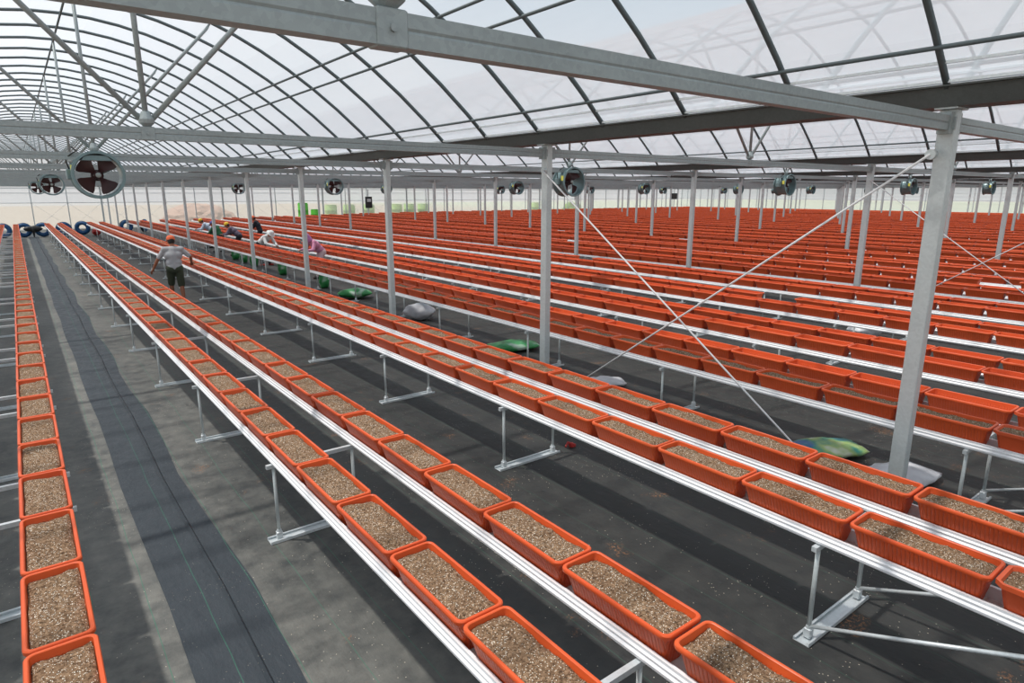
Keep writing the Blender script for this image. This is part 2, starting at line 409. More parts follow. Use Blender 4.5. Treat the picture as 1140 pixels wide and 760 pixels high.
    if hat == 'cap':
        prof = [(.098, -.005), (.1, .03), (.092, .065), (.07, .095), (.04, .112), (.0, .118)]
        m.rev(prof, 'z', 20)
        vs = []; fs = []
        for i in range(13):
            a = radians(20 + 140 * i / 12); vs += [(.094 * cos(a), .098 * sin(a), 0), (.098 * cos(a) * 1.02, .085 + .10 * sin(a) ** 1.2, -.018)]
        for i in range(12): fs.append((2 * i, 2 * i + 1, 2 * i + 3, 2 * i + 2))
        m.add(vs, fs); m.add([(x, y, z - .006) for x, y, z in vs], fs)
    elif hat == 'brim':
        m.rev([(.17, -.03), (.165, -.022), (.105, .0), (.1, .04), (.085, .085), (.045, .105), (.0, .108)], 'z', 24)
    elif hat == 'scarf':
        m.rev([(.10, -.16), (.112, -.09), (.108, -.02), (.11, .03), (.098, .075), (.065, .11), (.0, .125)], 'z', 22)
    o = m.build({'cap': 'cap', 'brim': 'sun_hat', 'scarf': 'headscarf'}[hat], cols['hat'], t, True)
    o.matrix_local = Matrix.Translation(hx((0, -.005, .035))) @ R @ Matrix.Rotation(radians(8 if hat == 'cap' else 0), 4, 'X') @ Matrix.Diagonal((k, k * 1.06, k, 1))
    return t

AZ = lambda d: -radians(d)       # heading measured clockwise from +Y
person('man in grey T-shirt, olive shorts and orange cap seen from behind, walking between benches', (S * 1.44, S * 8.62, 0), AZ(10), 1.64, 6, 0, 14, hand_l=(-.47, .10, .88), hand_r=(.40, .26, 1.0), foot_l=(-.13, .17), foot_r=(.13, -.12),
       cols=dict(top=M['grey_shirt'], bottom=M['olive'], hat=M['orange_cap'], short=True, long=True), hat='cap', shorts=True, head_yaw=10)
WX = 3.57
person('worker in yellow cap and pale blue shirt bending over the planters', (S * 3.66, S * 16.9, 0), AZ(-70), 1.6, 46, .0, -18, hand_l=(-.16, .5, .97), hand_r=(.16, .52, .97), cols=dict(top=M['lightblue'], bottom=M['navy'], hat=M['yellow_cap']), hat='cap')
person('worker in yellow cap and dark violet jacket stooping beside a white cloth', (S * 3.66, S * 14.5, 0), AZ(-60), 1.6, 46, .0, -15, hand_l=(-.14, .5, .97), hand_r=(.14, .5, .97), cols=dict(top=M['violet'], bottom=M['navy'], hat=M['yellow_cap'], long=True), hat='cap')
person('crouching worker with blue-violet cap and green top half hidden by a post', (S * WX, S * 15.6, 0), AZ(-40), 1.6, 30, .12, 5, hand_l=(-.16, .5, .8), hand_r=(.16, .5, .8), cols=dict(top=M['darkgreen'], bottom=M['navy'], hat=M['blue_cap']), hat='cap')
person('worker in wide white sun hat, white cloth and dark skirt bending low', (S * WX, S * 12.2, 0), AZ(150), 1.58, 55, .02, -10, hand_l=(-.16, .5, .78), hand_r=(.16, .55, .8), cols=dict(top=M['white_cloth'], bottom=M['navy'], hat=M['white_cloth'], shoe=M['red']), hat='brim')
person('worker in mauve headscarf and pink jacket leaning over the planters', (S * 3.68, S * 9.85, 0), AZ(-95), 1.58, 44, .0, -5, hand_l=(-.16, .5, .95), hand_r=(.16, .5, .97), cols=dict(top=M['pink'], bottom=M['palepink'], hat=M['mauve'], long=True), hat='scarf')
person('worker in orange cap and black top standing in the aisle beyond', (S * 4.66, S * 16.3, 0), AZ(-60), 1.6, 22, 0, 5, hand_l=(-.16, .45, .85), hand_r=(.16, .45, .85), cols=dict(top=M['navy'], bottom=M['navy'], hat=M['orange_cap']), hat='cap')

# ------------------------------------------------------------------ grid of the building (metres)
GX = [S * (2.595 + 4.25 * k) for k in range(-1, 9)]          # gutter lines
RX = [S * (0.47 + 4.25 * k) for k in range(0, 8)]          # ridge lines
CY = [S * (0.915 + 2.13 * j) for j in range(0, 14)]         # column rows
YB = CY[-1]; X1 = GX[-1]; X0 = GX[0]; YF = -9.0
HALF = S * 2.125
BEAM = zz(1.232); GBOT = zz(1.283)
def arch_z(dx):                 # dx metres from the ridge
    return zz(2.32 - .229 * (dx / S) ** 2)

# floor, outside
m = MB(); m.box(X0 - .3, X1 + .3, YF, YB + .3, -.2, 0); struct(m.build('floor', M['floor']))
m = MB(); m.box(-130, 260, -40, 175, -.5, -.21); struct(m.build('trim_outside_ground', M['outside']))
m = MB()  # dark strip painted in for a shade band, plus a real folded seam
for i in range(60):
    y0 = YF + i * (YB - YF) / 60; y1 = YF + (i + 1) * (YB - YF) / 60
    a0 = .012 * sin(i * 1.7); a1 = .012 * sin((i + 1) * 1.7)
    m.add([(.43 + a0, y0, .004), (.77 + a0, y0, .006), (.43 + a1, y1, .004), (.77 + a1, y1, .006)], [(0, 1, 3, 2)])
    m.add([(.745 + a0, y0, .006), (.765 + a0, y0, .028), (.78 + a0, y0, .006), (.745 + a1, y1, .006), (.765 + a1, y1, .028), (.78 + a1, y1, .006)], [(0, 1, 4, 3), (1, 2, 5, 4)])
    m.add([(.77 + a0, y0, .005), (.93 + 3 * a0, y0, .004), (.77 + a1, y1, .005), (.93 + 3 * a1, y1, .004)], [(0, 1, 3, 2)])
tag(m.build('shade_band_sheet', M['strip']), 'dark blue-grey strip painted as a shade band, with a folded seam, along the wide aisle', 'painted shade')

# roof film per span, walls
def film_span(k):
    m = MB(); cx = S * (0.47 + 4.25 * k); n = 22
    for i in range(n):
        d0 = -HALF + 2 * HALF * i / n; d1 = -HALF + 2 * HALF * (i + 1) / n
        zo = .035
        m.add([(cx + d0, YF, arch_z(d0) + zo), (cx + d1, YF, arch_z(d1) + zo), (cx + d0, YB, arch_z(d0) + zo), (cx + d1, YB, arch_z(d1) + zo)], [(0, 1, 3, 2)])
    struct(m.build('ceiling', M['film'], smooth=True))
for k in range(0, 8): film_span(k)

def wall(name, p0, p1, z0, z1, mat):
    m = MB(); m.add([(p0[0], p0[1], z0), (p1[0], p1[1], z0), (p1[0], p1[1], z1), (p0[0], p0[1], z1)], [(0, 1, 2, 3)])
    return struct(m.build(name, mat))
ZL = zz(.64)
wall('wall_back', (X0, YB), (X1, YB), ZL, GBOT, M['film_wall'])
wall('wall_back_lower', (X0, YB), (X1, YB), 0, ZL, M['film_low'])
m = MB()
for k in range(-0, 8):                                     # gable ends
    cx = RX[k]; n = 16; P = [(cx - HALF, YB, GBOT)] + [(cx - HALF + 2 * HALF * i / n, YB, arch_z(-HALF + 2 * HALF * i / n)) for i in range(n + 1)] + [(cx + HALF, YB, GBOT)]
    m.add(P, [tuple(range(len(P)))])
struct(m.build('wall_back_gables', M['film_wall']))
wall('wall_right', (X1, YF), (X1, YB), ZL, GBOT, M['film_wall'])
wall('wall_right_lower', (X1, YF), (X1, YB), 0, ZL, M['film_low'])
# wall frame: posts, rails, cross wires
m = MB()
x = S * .485
xs = []
while x < X1:
    xs.append(x); x += S * 1.0625
for x in xs: m.box(x - .03, x + .03, YB - .1, YB - .04, 0, GBOT)
for z in (ZL, zz(.98), zz(1.14), .05): m.box(X0, X1, YB - .12, YB - .09, z - .02, z + .02)
y = CY[0]
while y < YB:
    m.box(X1 - .1, X1 - .04, y - .03, y + .03, 0, GBOT); y += S * 1.045
for z in (ZL, zz(.98), .05): m.box(X1 - .12, X1 - .09, YF, YB, z - .02, z + .02)
struct(m.build('trim_wall_frame', M['galv']))
m = MB()
for i in range(0, len(xs) - 1, 1):
    for a, b in ((0, 1), (1, 0)):
        m.tube([(xs[i], YB - .13, (.1, ZL)[a]), (xs[i + 1], YB - .13, (.1, ZL)[b])], .006, 4)
struct(m.build('trim_wall_wires', M['galv']))

# gutters
for k, gx in enumerate(GX):
    if k == 0: continue
    m = MB(); w = .15; zt = GBOT + .135
    pr = [(-w, zt), (-w + .05, zt), (-.09, GBOT + .012), (.09, GBOT + .012), (w - .05, zt), (w, zt), (w - .035, zt - .012), (.10, GBOT), (-.10, GBOT), (-w + .035, zt - .012)]
    pr = [(-w - .03, zt), (-w + .0, zt + .004), (-.105, GBOT + .012), (.105, GBOT + .012), (w, zt + .004), (w + .03, zt), (w + .03, zt - .012), (w - .006, zt - .012), (.112, GBOT), (-.112, GBOT), (-w + .006, zt - .012), (-w - .03, zt - .012)]
    m.loft([[(gx + a, y, b) for a, b in pr] for y in (YF, YB)], 0, True, True)
    struct(m.build('trim_gutter', M['gutter']))
    m = MB()
    for sd in (-1, 1):
        m.bar((gx + sd * .15, YF, zt + .02), (gx + sd * .15, YB, zt + .02), .05, .02)
        m.bar((gx + sd * .26, YF, zt + .125), (gx + sd * .26, YB, zt + .125), .03, .018)
    struct(m.build('trim_film_clamp', M['galv_bright']))

# purlins per span
def roof_line(cx, dx, r, z=None):
    m = MB(); m.tube([(cx + dx, YF, z or arch_z(dx) - .035), (cx + dx, YB, z or arch_z(dx) - .035)], r, 6)
    return m
for k in range(0, 8):
    cx = RX[k]
    for dx in (0, S * 1.375, -S * 1.375, S * 1.93, -S * 1.93) + ((S * 1.50, -S * 1.50) if k < 3 else ()):
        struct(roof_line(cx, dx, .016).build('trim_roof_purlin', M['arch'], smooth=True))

# arches
am = MB()
n = 22
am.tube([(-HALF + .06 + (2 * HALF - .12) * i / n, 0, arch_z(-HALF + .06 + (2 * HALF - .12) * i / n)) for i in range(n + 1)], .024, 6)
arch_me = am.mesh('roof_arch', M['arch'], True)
arch_stuff = MB()
names = ['over the wide aisle', 'of the second roof span', 'of the third roof span', 'of the fourth roof span', 'of the fifth roof span']
for k in range(0, 8):
    for i in range(-4, 53):
        y = CY[0] + S * (2.13 / 4) * i
        if y > YB: continue
        if k < 4:
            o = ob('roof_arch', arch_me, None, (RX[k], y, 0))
            tag(o, 'bowed grey steel tube holding up the clear roof film ' + names[k], 'roof arch', 'roof arches ' + names[k])
        else:
            b = len(arch_stuff.v)
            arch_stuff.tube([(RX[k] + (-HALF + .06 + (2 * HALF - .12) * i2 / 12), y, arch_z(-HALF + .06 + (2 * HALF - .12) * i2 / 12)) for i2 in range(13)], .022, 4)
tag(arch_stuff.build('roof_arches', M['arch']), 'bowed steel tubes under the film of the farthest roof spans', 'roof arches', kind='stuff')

# trusses: tie beam + V braces + king post
def make_truss():
    t = thing('roof_truss', 'x', 'roof truss')
    m = MB(); w = HALF - .045
    a, h = .03, .048
    pr = [(-a, -h), (a, -h), (a, -.008), (a - .004, 0), (a, .008), (a, h), (-a, h), (-a, .008), (-a + .004, 0), (-a, -.008)]
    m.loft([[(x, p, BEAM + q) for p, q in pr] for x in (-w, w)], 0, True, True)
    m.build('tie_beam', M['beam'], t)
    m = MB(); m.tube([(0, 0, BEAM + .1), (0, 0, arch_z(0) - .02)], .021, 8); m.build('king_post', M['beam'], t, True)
    for sd in (-1, 1):
        x = sd * S * .80
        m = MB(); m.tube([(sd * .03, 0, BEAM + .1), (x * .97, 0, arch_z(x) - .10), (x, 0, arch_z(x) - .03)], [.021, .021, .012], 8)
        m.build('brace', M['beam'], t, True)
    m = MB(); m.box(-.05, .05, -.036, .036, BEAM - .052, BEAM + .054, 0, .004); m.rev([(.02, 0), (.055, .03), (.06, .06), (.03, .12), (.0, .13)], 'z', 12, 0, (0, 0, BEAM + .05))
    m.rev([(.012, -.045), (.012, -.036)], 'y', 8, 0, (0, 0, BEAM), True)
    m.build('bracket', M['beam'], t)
    for sd in (-1, 1):
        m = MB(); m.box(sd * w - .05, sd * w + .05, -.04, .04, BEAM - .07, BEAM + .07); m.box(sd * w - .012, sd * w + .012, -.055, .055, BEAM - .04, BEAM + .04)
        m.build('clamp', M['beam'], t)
    return t
proto = make_truss(); first = True
for k in range(0, 8):
    for j in range(0, 14):
        o = proto if first else copy_tree(proto)
        first = False
        o.location = (RX[k], CY[j], 0)
        if k == 0 and j < 3:
            lab = ['thick square tie beam crossing the top of the picture above every other beam', 'tie beam with an open V of braces, second below the topmost beam', 'tie beam that carries the largest grey-green fan'][j]
            tag(o, lab, 'roof truss')
        else:
            tag(o, 'galvanised truss beam with V braces in the line of beams, ' + (names[k] if k < 5 else 'in the far roof spans'), 'roof truss', 'roof trusses ' + (names[k] if k < 5 else 'in the far spans'))

# columns
def make_column():
    t = thing('steel_column', 'x', 'column')
    m = MB(); m.box(-.042, .042, -.055, .055, 0, GBOT - .01, 0, .006); m.build('post', M['galv'], t)
    m = MB(); m.box(-.09, .09, -.09, .09, 0, .012); m.build('base_plate', M['galv'], t)
    m = MB(); m.box(-.10, .10, -.07, .07, GBOT - .012, GBOT - .001); m.box(-.10, .10, -.062, -.056, GBOT - .012, GBOT + .1); m.build('gutter_bracket', M['galv'], t)
    return t
pc = make_column(); first = True
cl = {(1, 0): 'thick leaning-looking galvanised post standing by a white sack, largest of all posts', (1, 1): 'galvanised post whose top holds a white cross rod, second of the nearest column line',
      (1, 2): 'galvanised post standing beside the grey-white sack', (1, 3): 'galvanised post standing between green sack and pink-scarfed worker', (1, 4): 'galvanised post in front of the worker in white cloth',
      (1, 5): 'galvanised post in front of the crouching worker with blue cap', (1, 6): 'galvanised post beside the bending worker with yellow cap and pale shirt',
      (2, 0): 'galvanised post at the edge of the view holding the second cross rods', (2, 1): 'galvanised post of the second column line with crossing rods beside it'}
for k in range(1, 10):
    for j in range(0, 14):
        o = pc if first else copy_tree(pc); first = False
        o.location = (GX[k], CY[j], 0)
        if (k, j) in cl: tag(o, cl[(k, j)], 'column')
        else:
            w = ordw(k)
            tag(o, 'slim galvanised post among the far posts of the %s column line' % w, 'column', 'far posts of the %s column line' % w)

# white cross rods
for gx, w in ((GX[1], 'near'), (GX[2], 'far')):
    for a, b, d in ((CY[1] - .03, CY[0] + .25, 'sloping down towards the flat blue and green sack' if w == 'near' else 'sloping down towards the edge of the view'),
                    (CY[0] + .05, CY[1] - .35, 'rising to the top of the largest post' if w == 'near' else 'rising to the top of a second-line post')):
        t = thing('cross_rod', ('thin white bracing rod ' if w == 'near' else 'thin distant bracing rod ') + d, 'bracing rod')
        zb = .12; zt = zz(1.13)
        dx = .09 if d.startswith('sloping') else .115
        m = MB(); m.tube([(gx - dx, a, zt), (gx - dx, b, zb)], .009, 6); m.build('rod', M['white_paint'], t, True)
        m = MB(); m.rev([(.035, -.02), (.035, .02)], 'x', 10, 0, (gx - dx + .02, a, zt), True); m.build('clip', M['galv'], t)

# ------------------------------------------------------------------ fans
def make_fan():
    t = thing('circulation_fan', 'x', 'fan'); R = .285; L = .36
    cz = zz(1.113)
    m = MB(); m.rev([(R - .012, -L / 2), (R + .02, -L / 2), (R + .022, -L / 2 + .02), (R - .01, -L / 2 + .035), (R - .015, L / 2 - .035), (R + .022, L / 2 - .02), (R + .02, L / 2), (R - .015, L / 2),
                     (R - .02, L / 2 - .04), (R - .02, -L / 2 + .04), (R - .012, -L / 2)], 'y', 36, 0, (0, 0, cz))
    m.build('casing', M['fan_body'], t, False)
    m = MB(); m.rev([(.0, -.10), (.035, -.10), (.05, -.085), (.055, -.03), (.05, -.0), (.0, 0.0)], 'y', 20, 0, (0, 0, cz)); hub = m.build('hub', M['fan_dark'], t, True)
    m = MB(); m.rev([(.0, -.112), (.03, -.108), (.034, -.098)], 'y', 16, 0, (0, 0, cz)); m.build('hub_cap', M['fan_hub'], hub, True)
    m = MB(); m.rev([(.0, .0), (.07, .0), (.075, .14), (.05, .17), (.0, .17)], 'y', 20, 0, (0, 0, cz)); m.build('motor', M['fan_dark'], t, True)
    for ang in (55, 138, 222, 305):
        m = MB(); vs = []; fs = []; nr, na = 5, 6
        for i in range(nr + 1):
            r = .045 + (.25 - .045) * i / nr
            wd = .32 + .19 * (i / nr) ** .7
            for j in range(na + 1):
                a = radians(ang) + wd * (j / na * 2 - 1) * (1.15 if i < nr else 1.0)
                vs.append((r * cos(a), -.05 + (j / na - .5) * .07, cz + r * sin(a)))
        for i in range(nr):
            for j in range(na):
                q = i * (na + 1) + j; fs.append((q, q + 1, q + na + 2, q + na + 1))
        m.add(vs, fs); m.build('blade', M['fan_dark'], t, True)
    m = MB()
    for a in (0, pi / 2, pi, 3 * pi / 2): m.tube([(.06 * cos(a + .4), .10, cz + .06 * sin(a + .4)), ((R - .05) * cos(a + .4), .12, cz + (R - .05) * sin(a + .4))], .008, 6)
    m.build('motor_strut', M['fan_hub'], t)
    m = MB()
    zt = BEAM - .049
    for y in (-L / 2 + .03, L / 2 - .03):
        m.add([(-.17, y - .004, zt), (.17, y - .004, zt), (.12, y - .004, cz + R * .86), (-.12, y - .004, cz + R * .86), (-.17, y + .004, zt), (.17, y + .004, zt), (.12, y + .004, cz + R * .86), (-.12, y + .004, cz + R * .86)],
              [(0, 1, 2, 3), (4, 7, 6, 5), (0, 4, 5, 1), (3, 2, 6, 7), (0, 3, 7, 4), (1, 5, 6, 2)])
    m.box(-.17, .17, -L / 2 + .02, L / 2 - .02, zt - .006, zt); m.build('mounting_bracket', M['fan_body'], t)
    m = MB(); m.box(-R - .06, -R + .01, -.06, .08, cz - .06, cz + .07, 0, .01); jb = m.build('junction_box', M['fan_body'], t)
    m = MB(); m.box(-R - .012, -R + .0, -.15, -.08, cz + .02, cz + .12); m.build('sticker', M['yellow'], t)
    m = MB(); m.tube([(-R - .02, .02, cz + .07), (-R - .05, .0, cz + .2), (-R + .04, -.06, cz + .28), (-.2, -.06, BEAM + .06), (-.26, -.06, BEAM + .12)], .009, 6); m.build('cable', M['black'], t, True)
    return t
pf = make_fan(); first = True
fl = {(0, 2): 'largest fan, grey-green ring with maroon blades facing the camera', (0, 5): 'fan with maroon blades, middle one of the three above the wide aisle', (0, 8): 'smallest fan of the three above the wide aisle',
      (1, 2): 'grey-green drum fan beside the second thick post, crossed by a white rod', (2, 2): 'grey-green drum fan seen from its side near the cross rod, in the third roof span', (3, 2): 'drum fan hanging just beside the largest post',
      (4, 2): 'drum fan nearest the edge of the view in the fifth roof span', (1, 5): 'round fan above the dark control box on its post', (2, 5): 'drum fan, larger one of the close pair between the two thick posts', (1, 8): 'tiny round fan above the yellow-capped worker'}
for k in range(0, 8):
    for j in (2, 5, 8):
        o = pf if first else copy_tree(pf); first = False
        o.location = (RX[k], CY[j], 0)
        if (k, j) in fl: tag(o, fl[(k, j)], 'fan')
        else: tag(o, 'small distant grey-green drum fan under the beams %s' % (names[k] if k < 5 else 'of the farthest spans'), 'fan', 'distant fans %s' % (names[k] if k < 5 else 'of the farthest spans'))

# ------------------------------------------------------------------ benches
TW = .178                           # trough width
offs = [.312, 1.268, 2.376, 3.46]
BX = [S * -.4075, S * .6467, S * 1.7364]
for k in range(1, 9):
    for o_ in offs:
        x = 2.595 + 4.25 * (k - 1) + o_
        if x < 36.0: BX.append(S * x)
SEP = S * .315
def yend(x): return S * min(28.1, 23.9 + .30 * x / S)
YS = -1.0
def trough_profile():
    w = TW; z0 = zz(0); h = .072
    return [(0, z0), (w, z0), (w + .004, z0 + .02), (w, z0 + .03), (w + .010, z0 + .05), (w + .010, z0 + h), (w - .008, z0 + h), (w - .008, z0 + h - .006), (w - .006, z0 + h - .006), (w - .006, z0 + .008),
            (.006, z0 + .008), (.006, z0 + h - .006), (.008, z0 + h - .006), (.008, z0 + h), (-.010, z0 + h), (-.010, z0 + .058), (-.019, z0 + .050), (-.016, z0 + .036), (-.026, z0 + .026), (-.024, z0 + .012), (-.012, z0 + .002)]
leg_me = {}
def bench_parts():
    m = MB(); m.tube([(0, 0, .03), (0, 0, zz(0) - .03)], .0135, 10); leg_me['leg'] = m.mesh('leg', M['galv'], True)
    m = MB(); m.box(-.022, .022, -.022, .022, .012, .075, 0, .004); m.rev([(.02, .075), (.017, .09)], 'z', 8, 0, (0, 0, 0), True); leg_me['socket'] = m.mesh('socket', M['galv_bright'])
    L = SEP + TW * .55
    m = MB()
    for y0, y1, z0, z1 in ((-.05, .05, 0, .004), (-.05, -.046, 0, .022), (.046, .05, 0, .022), (-.05, -.036, .018, .022), (.036, .05, .018, .022)):
        m.box(-.085, L - .04, y0, y1, z0 + .002, z1 + .002)
    leg_me['foot'] = m.mesh('foot_channel', M['galv_bright'])
    m = MB(); m.box(-.06, SEP + TW + .06, -.015, .015, zz(0) - .031, zz(0) - .001); leg_me['bar'] = m.mesh('crossbar', M['galv_bright'])
    m = MB(); m.tube([(0, 0, .085), (0, -.5, .30), (0, -1.0, .52)], .012, 8); leg_me['brace'] = m.mesh('diagonal_brace', M['galv_bright'], True)
bench_parts()
lab_b = ['growing bench at the edge of the view with the leftmost planters', 'growing bench of two white troughs beside the wide aisle, full of soil planters',
         'growing bench of two white troughs between the walking man and the largest post', 'growing bench just behind the largest post, soil planters in front and empty ones behind']
def visible_frames(i): return 17 if i < 4 else (17 if i < 7 else (0 if i > 12 else 8))
for i, bx in enumerate(BX):
    lab = lab_b[i] if i < 4 else 'growing bench of white troughs full of empty planters, %s bench beyond the largest post' % ordw(i - 2) if i < 12 else 'distant growing bench of white troughs under rows of empty orange planters'
    t = thing('growing_bench', lab, 'bench', (bx, 0, 0), 0, 'distant growing benches' if i >= 12 else None)
    ye = yend(bx)
    for s_ in (0, 1):
        m = MB(); pr = trough_profile()
        m.loft([[(a + s_ * SEP, y, b) for a, b in pr] for y in (YS, ye)], 0, True, True); m.build('trough', M['trough'], t)
        m = MB(); m.box(s_ * SEP + .03, s_ * SEP + TW - .03, YS + .02, ye - .02, zz(0) + .0085, zz(0) + .014); m.build('foam_liner', M['foam'], t)
    y0 = S * .787
    ys = [y0] + [S * (2.33 + 1.27 * q) for q in range(0, 17)]
    if i == 0: ys = [S * y for y in (.95, 2.383, 3.648, 4.914, 6.2, 7.5, 8.9, 10.2, 11.5, 12.8, 14.1, 15.4, 16.7, 18, 19.3, 20.6)]
    nf = visible_frames(i)
    for q, y in enumerate(ys[:max(nf, 1)]):
        if y > ye: break
        for s_ in (0, 1):
            lx = .0 + s_ * (SEP + .0) - .006
            ob('leg', leg_me['leg'], t, (lx, y, 0)); ob('socket', leg_me['socket'], t, (lx, y, 0))
            if q == 0 and i < 6: ob('diagonal_brace', leg_me['brace'], t, (lx + .0, y, 0))
        ob('foot_channel', leg_me['foot'], t, (0, y, 0)); ob('crossbar', leg_me['bar'], t, (0, y, 0))
        if i == 0 and q < 12: ob('crossbar', leg_me['bar'], t, (0, y + .66, 0))

# ------------------------------------------------------------------ planters
PL, PW, PH, PITCH = .668, .252, .2, .68
def rrect(w, l, r, z, n=3):
    P = []
    for cx, cy, a0 in ((w / 2 - r, l / 2 - r, 0), (-w / 2 + r, l / 2 - r, 90), (-w / 2 + r, -l / 2 + r, 180), (w / 2 - r, -l / 2 + r, 270)):
        for i in range(n + 1):
            a = radians(a0 + 90 * i / n); P.append((cx + r * cos(a), cy + r * sin(a), z))
    return P
def planter_mesh(n=4, far=False):
    m = MB()
    if far:
        L = [rrect(.116, .568, .02, 0, 1), rrect(.216, .628, .025, .175, 1), rrect(PW, PL, .035, .176, 1), rrect(PW, PL, .035, PH, 1), rrect(PW - .036, PL - .036, .02, PH, 1), rrect(.108, .55, .02, .02, 1)]
    else:
        L = [rrect(.112, .562, .022, 0, n), rrect(.119, .57, .024, .006, n), rrect(.216, .628, .028, .172, n), rrect(.218, .63, .028, .176, n), rrect(PW - .004, PL - .004, .036, .176, n), rrect(PW, PL, .038, .18, n), rrect(PW, PL, .038, .194, n),
             rrect(PW - .008, PL - .008, .036, .199, n), rrect(PW - .028, PL - .028, .03, PH, n), rrect(PW - .036, PL - .036, .026, .197, n), rrect(PW - .042, PL - .042, .024, .16, n), rrect(.108, .556, .02, .014, n)]
    m.loft(L, 0, True, True)
    return m
pm = planter_mesh().mesh('planter', M['planter'], True)
for p in pm.polygons:
    p.use_smooth = True
try:
    pm.set_sharp_from_angle(angle=radians(40))
except Exception: pass
def soil_mesh(seed):
    r = random.Random(seed); nx, ny = 12, 30; w, l = PW - .046, PL - .046
    ph = [r.uniform(0, 6.28) for _ in range(8)]; vs = []; fs = []
    for j in range(ny + 1):
        for i in range(nx + 1):
            u = i / nx * 2 - 1; v = j / ny * 2 - 1
            x = u * w / 2; y = v * l / 2
            d = max(abs(u) ** 8, abs(v) ** 14)
            z = .180 + .007 * sin(y * 11 + ph[0]) * cos(x * 17 + ph[1]) + .004 * sin(y * 27 + ph[2] + x * 20) + .004 * r.uniform(-1, 1) - .012 * d
            # pull in corners
            if abs(u) > .8 and abs(v) > .93: x *= .97; y *= .99
            vs.append((x, y, z))
    for j in range(ny):
        for i in range(nx):
            q = j * (nx + 1) + i; fs.append((q, q + 1, q + nx + 2, q + nx + 1))
    m = MB(); m.add(vs, fs); return m.mesh('potting_soil', M['soil'], True)
soils = [soil_mesh(s_) for s_ in range(5)]
row_names = {'A': 'first full planter row', 'B': 'second planter row', 'C': 'third planter row', 'D1': 'fourth planter row', 'D2': 'fifth planter row', 'E1': 'soil row behind the largest post'}
# rows: key, bench index, side, far-left-corner phase (survey Y), filled
ph = {'A': 1.789, 'B': 1.341, 'C': 1.38, 'D1': 1.05, 'D2': 1.01, 'E1': 1.395, 'E2': 1.413, 'F1': 1.385, 'F2': 1.392, 'G1': 1.315}
CAM = Vector((0, 0, 2.634)); FW = (sin(radians(37.418)) * cos(radians(13.144)), cos(radians(37.418)) * cos(radians(13.144)), -sin(radians(13.144)))
RT = (cos(radians(37.418)), -sin(radians(37.418)), 0)
def frame_x_y(p):
    d = Vector(p) - CAM; fw = Vector(FW); rt = Vector(RT); up = rt.cross(fw)
    z = d.dot(fw)
    if z <= 0.2: return None
    return 570 + 708.44 * d.dot(rt) / z, 380 - 708.44 * d.dot(up) / z, z
cands = []
ri = 0
for i, bx in enumerate(BX):
    for s_ in (0, 1):
        key = 'A' if (i, s_) == (0, 1) else 'A0' if i == 0 else 'BCDE'[i - 1] if 0 < i < 3 and False else None
        key = {(0, 0): 'A0', (0, 1): 'A', (1, 0): 'B', (1, 1): 'C', (2, 0): 'D1', (2, 1): 'D2', (3, 0): 'E1', (3, 1): 'E2', (4, 0): 'F1', (4, 1): 'F2', (5, 0): 'G1'}.get((i, s_), 'R%d' % ri)
        ri += 1
        corner = S * ph.get(key, 1.0 + random.random() * .339)
        yc = corner - PL / 2 - .0
        while yc - PITCH > YS + .35: yc -= PITCH
        filled = key in ('A0', 'A', 'B', 'C', 'D1', 'D2', 'E1')
        cx = bx + s_ * SEP + TW / 2 + random.uniform(-.0005, .0005)
        ye = yend(bx); k = 0; seen = 0
        while yc + PL / 2 < ye - .02:
            gap = (i > 3) and ((28.2 < cx / S < 29.3 and 13.0 < yc / S < 17.0) or random.random() < .004)
            q = frame_x_y((cx, yc, zz(.1)))
            inf = q and -25 < q[0] < 1165 and q[1] < 790
            if inf: seen += 1
            if not gap: cands.append((q[2] if inf else 999, key, filled, cx, yc, seen, s_, i))
            yc += PITCH
fill = sorted([c for c in cands if c[2]]); empt = sorted([c for c in cands if not c[2]])
z0 = zz(0) + .0142
far_m = planter_mesh(1, True)
def rnd(a): return random.uniform(-a, a)
def place(c, nm):
    o = ob(nm, pm, None, (c[3] + rnd(.001), c[4] + rnd(.003), z0), rnd(.003)); return o
for n_, c in enumerate(fill[:300]):
    if c[0] > 900: fill.append(c) if False else None
    o = place(c, 'soil_planter'); s_ = ob('potting_soil', random.choice(soils), o)
    if random.random() < .5: s_.rotation_euler[2] = pi
    rn = row_names.get(c[1], 'row at the edge of the view')
    if c[5] <= 22 and c[0] < 900 and c[1] in row_names:
        tag(o, 'orange soil planter, %s from the near end of the %s' % (ordw(max(1, c[5])), rn), 'planter', 'soil planters of the ' + rn)
    else: tag(o, 'small far soil planter, beyond the twenty-second in the %s' % rn, 'planter', 'far soil planters of the ' + rn)
for c in empt[:300]:
    o = place(c, 'empty_planter')
    bw = ordw(c[7] - 2); side = 'front' if c[6] == 0 else 'back'
    b_ = 'the %s bench beyond the largest post' % bw
    if c[5] <= 14 and c[0] < 900: tag(o, 'empty orange planter, %s from the near end, %s row, %s' % (ordw(max(1, c[5])), side, b_.replace('the ', '', 1)), 'planter', 'empty planters on %s, %s row' % (b_, side))
    else: tag(o, 'small far empty planter in the %s row of %s' % (side, b_), 'planter', 'far empty planters on %s, %s row' % (b_, side))
def stuff(lst, soil, name, label):
    m = MB()
    for c in lst:
        m.add([(x + c[3], y + c[4], z + z0) for x, y, z in far_m.v], far_m.f, 0)
        if soil:
            w, l = (PW - .04) / 2, (PL - .04) / 2
            m.add([(c[3] - w, c[4] - l, z0 + .18), (c[3] + w, c[4] - l, z0 + .18), (c[3] + w, c[4] + l, z0 + .18), (c[3] - w, c[4] + l, z0 + .18)], [(0, 1, 2, 3)], 1)
    tag(m.build(name, [M['planter_far'], M['soil']]), label, 'planters', kind='stuff')
